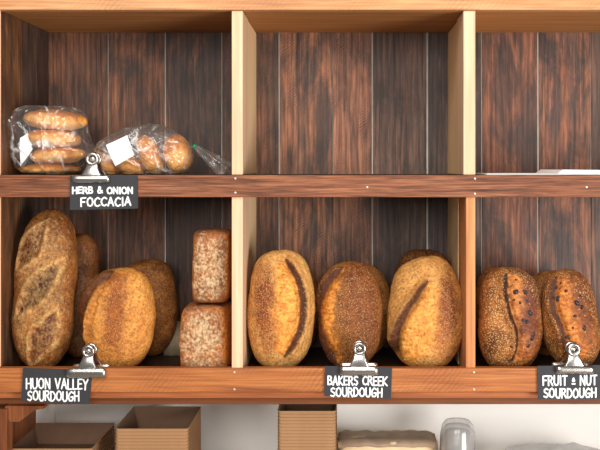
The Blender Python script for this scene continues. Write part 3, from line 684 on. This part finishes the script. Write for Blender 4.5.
def letters(bm, text, x0, x1, yt, yb, wdt, Yc, org, Rm, slope=0.0):
    tot = sum(G[c][0] for c in text) + .24 * (len(text) - 1); sc = (x1 - x0) / tot
    x = x0
    for n_, c in enumerate(text):
        w, strokes = G[c]; jit = random.uniform(-.4, .4)
        for st in strokes:
            P = [(x + p[0] * w * sc, yb + jit + (yt - yb) * p[1] + slope * (x - x0)) for p in st]
            P = [(px + random.uniform(-.12, .12), py + random.uniform(-.12, .12)) for px, py in P]
            for (a0, b0) in zip(P[:-1], P[1:]):
                zc_[0] = (zc_[0] + 1) % 17
                th = math.atan2(b0[1] - a0[1], b0[0] - a0[0]); ring = []
                for kk in range(13):
                    aa = th + PI / 2 + kk / 12 * PI; ring.append((a0[0] + math.cos(aa) * wdt / 2, a0[1] + math.sin(aa) * wdt / 2))
                for kk in range(13):
                    aa = th - PI / 2 + kk / 12 * PI; ring.append((b0[0] + math.cos(aa) * wdt / 2, b0[1] + math.sin(aa) * wdt / 2))
                t = [bm.verts.new(at(px, py, CARDY)) for px, py in ring]
                for v in t: v.co = Vector((v.co.x - org.x, Yc - zc_[0] * 2.2e-5, v.co.z - org.z))
                t2 = [bm.verts.new(v.co + Vector((0, 0.0006, 0))) for v in t]
                bm.faces.new(t)
                for i in range(len(t)): bm.faces.new((t[i], t[(i + 1) % len(t)], t2[(i + 1) % len(t)], t2[i]))
        x += (w + .24) * sc
def card(label, quad, lines, wdt):
    """quad: tl, tr, br, bl in photo pixels"""
    cx = sum(p[0] for p in quad) / 4; org = at(cx, quad[0][1], CARDY)
    root = thing('sign_card', label, 'sign', org, 'handwritten black name cards')
    bm = bmesh.new(); prism(bm, [(ax(x, CARDY) - org.x, az(y, CARDY) - org.z) for x, y in quad], 0, 0.0016)
    from_bm('board', bm, M['card'], root)
    bm = bmesh.new()
    for (text, x0, x1, yt, yb, slope) in lines: letters(bm, text, x0, x1, yt, yb, wdt, -0.0007, org, None, slope)
    o = from_bm('lettering', bm, M['chalk'], root); o['label'] = 'white handwritten lettering'
card('black card hanging from the upper shelf, reading herb and onion foccacia', [(70, 176), (137.6, 175), (138, 208.5), (70, 210)],
     [('HERB & ONION', 72.5, 132.5, 187.2, 193.4, .0), ('FOCCACIA', 81, 130.5, 197.6, 206, -.01)], 1.55)
card('black card at bottom left reading huon valley sourdough', [(23, 368), (92, 370), (89.5, 404), (21, 401.6)],
     [('HUON VALLEY', 26.4, 88, 378.2, 388.2, .02), ('SOURDOUGH', 28, 79, 390.8, 400.2, .02)], 1.45)
card('black card at bottom centre reading bakers creek sourdough', [(325, 366), (392, 367.5), (391, 399), (324, 396)],
     [('BAKERS CREEK', 328, 387, 376, 384.6, .012), ('SOURDOUGH', 331, 382, 387.4, 396, .015)], 1.45)
card('black card at bottom right reading fruit and nut sourdough', [(537.5, 366), (603, 365), (603, 399), (538, 399.5)],
     [('FRUIT n NUT', 543, 596.5, 376, 385.4, -.01), ('SOURDOUGH', 544, 596, 388.6, 397.6, -.01)], 1.5)

def tube_ring(bm, c, R, r, ns=28, nt_=10):
    rows = []
    for i in range(ns):
        a = i / ns * 2 * PI; row = []
        for j in range(nt_):
            b = j / nt_ * 2 * PI
            row.append(bm.verts.new((c[0] + (R + r * math.cos(b)) * math.cos(a), c[1] + r * math.sin(b) * 1.0, c[2] + (R + r * math.cos(b)) * math.sin(a))))
        rows.append(row)
    for i in range(ns):
        for j in range(nt_): bm.faces.new((rows[i][j], rows[(i + 1) % ns][j], rows[(i + 1) % ns][(j + 1) % nt_], rows[i][(j + 1) % nt_]))
    bmesh.ops.recalc_face_normals(bm, faces=bm.faces)
def sweep(bm, prof, x0f, x1f, th):
    """sheet metal swept in x: prof = list of (y, z, halfwidth)"""
    L = []
    for (y, z, hw, cxo) in prof:
        row = []
        for i in range(9):
            u = -1 + i / 4; row.append(bm.verts.new((cxo + u * hw, y + 0.0015 * u * u, z)))
        L.append(row)
    fs = []
    for i in range(len(L) - 1):
        for j in range(8): fs.append(bm.faces.new((L[i][j], L[i][j + 1], L[i + 1][j + 1], L[i + 1][j])))
    bmesh.ops.recalc_face_normals(bm, faces=bm.faces)
    bmesh.ops.solidify(bm, geom=fs, thickness=th)
def clip(label, xa, xb, ybar0, ybar1, xr, yr, rr, tilt):
    base = at((xa + xb) / 2, ybar1, -0.0175)
    root = thing('bulldog_clip', label, 'clip', base, 'metal bulldog clips')
    hw = (xb - xa) / 2 * PX; hb = (ybar1 - ybar0) * PX; zr = az(yr, -.0175) - base.z; xo = (xr - (xa + xb) / 2) * PX; R = rr * PX
    for front in (True, False):
        y0 = -0.0005 if front else 0.0305
        sgn = -1 if front else 1
        bm = bmesh.new()
        # rolled jaw bar
        rows = []
        for i in range(13):
            x = -hw + 2 * hw * i / 12; row = []
            taper = 1.0 if 0 < i < 12 else .8
            for j in range(14):
                a = j / 14 * 2 * PI
                row.append(bm.verts.new((x, y0 + sgn * 0.0042 + sgn * 0.0042 * math.cos(a) * taper, hb * .5 + hb * .5 * math.sin(a) * taper)))
            rows.append(row)
        for i in range(12):
            for j in range(14): bm.faces.new((rows[i][j], rows[i + 1][j], rows[i + 1][(j + 1) % 14], rows[i][(j + 1) % 14]))
        bm.faces.new(rows[0]); bm.faces.new(rows[-1][::-1]); bmesh.ops.recalc_face_normals(bm, faces=bm.faces)
        from_bm('jaw', bm, M['steel'], root, True)
        # neck: wide at the jaw, narrow at the ring
        bm = bmesh.new(); prof = []
        for i in range(11):
            t = i / 10; w = hw * .34 * (1 - t) ** 2 + R * .78
            yy = (y0 + sgn * .004) * (1 - t) + (0.008 + sgn * .008) * t - .006 * math.sin(t * PI) * (-sgn) * .3
            prof.append((yy, hb * .75 + (zr - R * .35 - hb * .75) * t, w, xo * t))
        sweep(bm, prof, 0, 0, .0012)
        from_bm('arm', bm, M['steel'], root, True)
        # round grip with an eye
        bm = bmesh.new(); tube_ring(bm, (xo, (0.008 + sgn * .010), zr), R * .72, R * .27)
        from_bm('grip_ring', bm, M['steel'], root, True)
    bm = bmesh.new(); bmesh.ops.create_cone(bm, segments=24, radius1=R * .5, radius2=R * .5, depth=.018, cap_ends=True)
    for v in bm.verts: v.co = Vector((v.co.x + xo, v.co.z + .008, v.co.y + zr))
    o = from_bm('spring', bm, M['steel'], root, True)
clip('shiny metal clip on the upper shelf between the two bags of rolls', 73, 110, 175, 182.5, 92.5, 159, 7.0, 0)
clip('shiny metal clip with round eye holding the huon valley card', 68, 106, 367.5, 377.5, 88.5, 351, 6.6, 0)
clip('shiny metal clip with round eye holding the bakers creek card', 340.5, 378, 366, 375, 359.5, 348.5, 7.0, 0)
clip('shiny metal clip with round eye holding the fruit and nut card', 556, 593, 365.5, 373.5, 573.5, 349.5, 7.0, 0)

# ------------------------------------------------------------------ below the shelf: counter, trays, packs
ZC = 0.72
cnt = thing('counter', 'wooden counter running below the shelf', 'counter', (0, .1, 0))
o = box_obj('worktop', (-.9, -.08, ZC - .04), (1.35, BACK + .044, ZC), M['counter']); parent_keep(o, cnt)
o = box_obj('body', (-.88, -.05, .0005), (1.33, BACK + .04, ZC - .0405), M['counter']); parent_keep(o, cnt)
def tray_mesh(w, d, h, f=.24, t=.0011):
    """open cardboard tray: tapered walls of folded card with a doubled rim, card inside"""
    bm = bmesh.new()
    def loop(a, b, z, rc=.006):
        L = []
        for (sx, sy, a0) in ((1, 1, 0), (-1, 1, PI / 2), (-1, -1, PI), (1, -1, 1.5 * PI)):
            for i in range(5):
                an = a0 + i / 4 * PI / 2; L.append(bm.verts.new((sx * (a - rc) + rc * math.cos(an), sy * (b - rc) + rc * math.sin(an), z)))
        return L
    W, Dd = w / 2, d / 2
    o0 = loop(W - f * h, Dd - f * h, 0); o1 = loop(W, Dd, h - .003); o2 = loop(W + .0012, Dd + .0012, h)
    i2 = loop(W - t, Dd - t, h); i0 = loop(W - f * h - t, Dd - f * h - t, t)
    n = len(o0)
    def strip(a, b, mi):
        for i in range(n):
            fc = bm.faces.new((a[i], a[(i + 1) % n], b[(i + 1) % n], b[i])); fc.material_index = mi
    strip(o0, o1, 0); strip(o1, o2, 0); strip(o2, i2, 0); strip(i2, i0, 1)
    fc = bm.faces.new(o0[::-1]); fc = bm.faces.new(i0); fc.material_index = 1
    bmesh.ops.recalc_face_normals(bm, faces=bm.faces)
    return bm
def tray_stack(xa, xb, yrim, Yf, depth, h, n, rot, top_label, label, group):
    k = (D + Yf) / D; w = (xb - xa) * PX * k
    zr = az(yrim, Yf); pitch = (zr - h - ZC - .0006) / (n - 1)
    first = from_bm('cardboard_tray', tray_mesh(w, depth, h), [M['kraft'], M['kraft_in']])
    for i in range(n):
        o = first if i == 0 else first.copy()
        if i: C.objects.link(o)
        o.location = (ax((xa + xb) / 2, Yf) + random.uniform(-.0001, .0001), Yf + depth / 2 + random.uniform(-.0001, .0001), ZC + .0004 + i * pitch)
        o.rotation_euler.z = rot
        tag(o, top_label if i == n - 1 else label, 'tray', group)
tray_stack(4, 92, 448.5, .05, .19, .045, 9, 0, 'topmost wide kraft tray of the leftmost low stack', 'kraft tray nested lower in the leftmost low stack', 'trays in the left stack')
tray_stack(115, 188, 428.5, .05, .175, .048, 15, 0, 'topmost open kraft tray of the middle stack', 'kraft tray nested lower in the middle stack', 'trays in the middle stack')
tray_stack(278, 336, 410.8, .05, .15, .045, 21, 0, 'topmost kraft tray of the tallest narrow stack, just under the shelf', 'kraft tray nested lower in the tallest narrow stack', 'trays in the tall stack')
# wrapped bundle of paper bags
def lump(name, lo, hi, e, amp, freq, mat, n=30, tear=0.0):
    dirs, faces = cube_sphere(n); verts = []
    c = Vector([(a + b) / 2 for a, b in zip(lo, hi)]); hx = Vector([(b - a) / 2 for a, b in zip(lo, hi)])
    loaf_no[0] += 1
    for d in dirs:
        q = d / (abs(d.x) ** e + abs(d.y) ** e + abs(d.z) ** e) ** (1 / e)
        p = Vector((q.x * hx.x, q.y * hx.y, q.z * hx.z))
        w = fr(p * freq + Vector((loaf_no[0] * 3.3, 0, 0)), 3)
        p += q.normalized() * amp * w; p.z = max(p.z, -hx.z)
        verts.append(p + Vector((0, 0, hx.z)))
    me = bpy.data.meshes.new(name); me.from_pydata(verts, [], faces)
    me.materials.append(mat)
    for p in me.polygons: p.use_smooth = True
    o = link(bpy.data.objects.new(name, me)); o.location = (c.x, c.y, lo[2]); return o
pk = thing('paper_bag_bundle', 'wrapped bundle of brown paper bags right of the tall tray stack', 'bag', (ax(386, .2), .2, ZC + .0005))
o = lump('bundle', (ax(340, .2), .2, ZC + .0005), (ax(435, .2), .275, .790), 7, .005, 22, M['wrap']); parent_keep(o, pk)
bm = bmesh.new(); N = 24; rows = []
xa, xb, ya, yb, zt = ax(338, .2), ax(438, .2), .194, .28, .7855
for i in range(N + 1):
    row = []
    for j in range(13):
        x = xa + (xb - xa) * i / N; y = ya + (yb - ya) * j / 12
        z = zt + .0075 + .0035 * fr(Vector((x * 40, y * 40, 2)), 3) - .012 * max(0, 1 - j / 1.6) - .006 * max(0, abs(i / N - .5) * 2 - .85) / .15
        row.append(bm.verts.new((x, y, z)))
    rows.append(row)
for i in range(N):
    for j in range(12): bm.faces.new((rows[i][j], rows[i + 1][j], rows[i + 1][j + 1], rows[i][j + 1]))
bmesh.ops.solidify(bm, geom=list(bm.faces), thickness=-.0012)
o = from_bm('wrapper', bm, M['wraptop'], None, True); parent_keep(o, pk)
# inverted clear cups, nested
def cup_mesh():
    bm = bmesh.new(); prof = [(.0395, 0), (.041, .002), (.0395, .004), (.039, .03), (.0375, .07), (.034, .087), (.027, .097), (.0, .1005)]
    rows = []
    for (r, z) in prof[:-1]: rows.append([bm.verts.new((r * (1 + .02 * math.cos(a * PI)) * math.cos(a / 40 * 2 * PI), r * (1 + .02 * math.cos(a * PI)) * math.sin(a / 40 * 2 * PI), z)) for a in range(40)])
    top = bm.verts.new((0, 0, .1005))
    for i in range(len(rows) - 1):
        for j in range(40): bm.faces.new((rows[i][j], rows[i][(j + 1) % 40], rows[i + 1][(j + 1) % 40], rows[i + 1][j]))
    for j in range(40): bm.faces.new((rows[-1][j], rows[-1][(j + 1) % 40], top))
    bmesh.ops.solidify(bm, geom=list(bm.faces), thickness=.0006)
    return bm
cup0 = from_bm('plastic_cup', cup_mesh(), M['cup'], None, True)
for i in range(3):
    o = cup0 if i == 0 else cup0.copy()
    if i: C.objects.link(o)
    o.location = (ax(457.5, .19), .19, ZC + .0005 + i * .0115)
    tag(o, ['lowest clear plastic cup of the upturned nest', 'middle clear plastic cup of the upturned nest', 'outermost clear plastic cup of the upturned nest beside the paper bag bundle'][i], 'cup', 'upturned clear cups')
o = lump('plastic_bag_pack', (ax(506, .16), .12, ZC + .0005), (ax(618, .16), .27, az(455, .16)), 3.2, .008, 22, M['film2'], 36)
tag(o, 'crumpled pack of clear plastic bags at the bottom right corner', 'bag')

# ------------------------------------------------------------------ light, world, camera
def area(name, loc, target, sx, sy, energy, col):
    l = bpy.data.lights.new(name, 'AREA'); l.shape = 'RECTANGLE'; l.size = sx; l.size_y = sy; l.energy = energy; l.color = col
    o = bpy.data.objects.new(name, l); o.location = loc
    o.rotation_euler = (Vector(target) - Vector(loc)).to_track_quat('-Z', 'Y').to_euler(); C.objects.link(o); return o
area('side_window_light', (2.0, -2.1, 0.82), (0.3, 0.15, 1.0), 1.3, 1.3, 62, (1.0, 0.97, 0.94))
area('front_fill_light', (-0.2, -2.9, 1.95), (0.1, 0.1, 1.15), 2.0, 1.0, 40, (1.0, 0.97, 0.93))  # added fill that lifts the recesses from the front; no such source is visible
area('ceiling_panel_light', (-0.2, -1.5, 2.6), (0.0, 0.05, 1.1), 1.4, 0.7, 18, (1.0, 0.95, 0.88))
w = bpy.data.worlds.new('World'); S.world = w; w.use_nodes = True
w.node_tree.nodes['Background'].inputs[0].default_value = (1.0, 0.96, 0.92, 1); w.node_tree.nodes['Background'].inputs[1].default_value = 0.17
cam = bpy.data.cameras.new('Camera'); co = bpy.data.objects.new('Camera', cam); C.objects.link(co)
co.location = (CAMX, -D, CAMZ); co.rotation_euler = (PI / 2, 0, 0)
cam.sensor_fit = 'HORIZONTAL'; cam.sensor_width = 36; cam.lens = 36 * D / (600 * PX)
cam.shift_x = (300 - CX) / 600; cam.shift_y = (CY - 225) / 600
cam.clip_start = 0.05
S.camera = co
S.view_settings.view_transform = 'Standard'; S.view_settings.look = 'None'; S.view_settings.gamma = 1
S.view_settings.use_curve_mapping = False; S.view_settings.exposure = 0.3
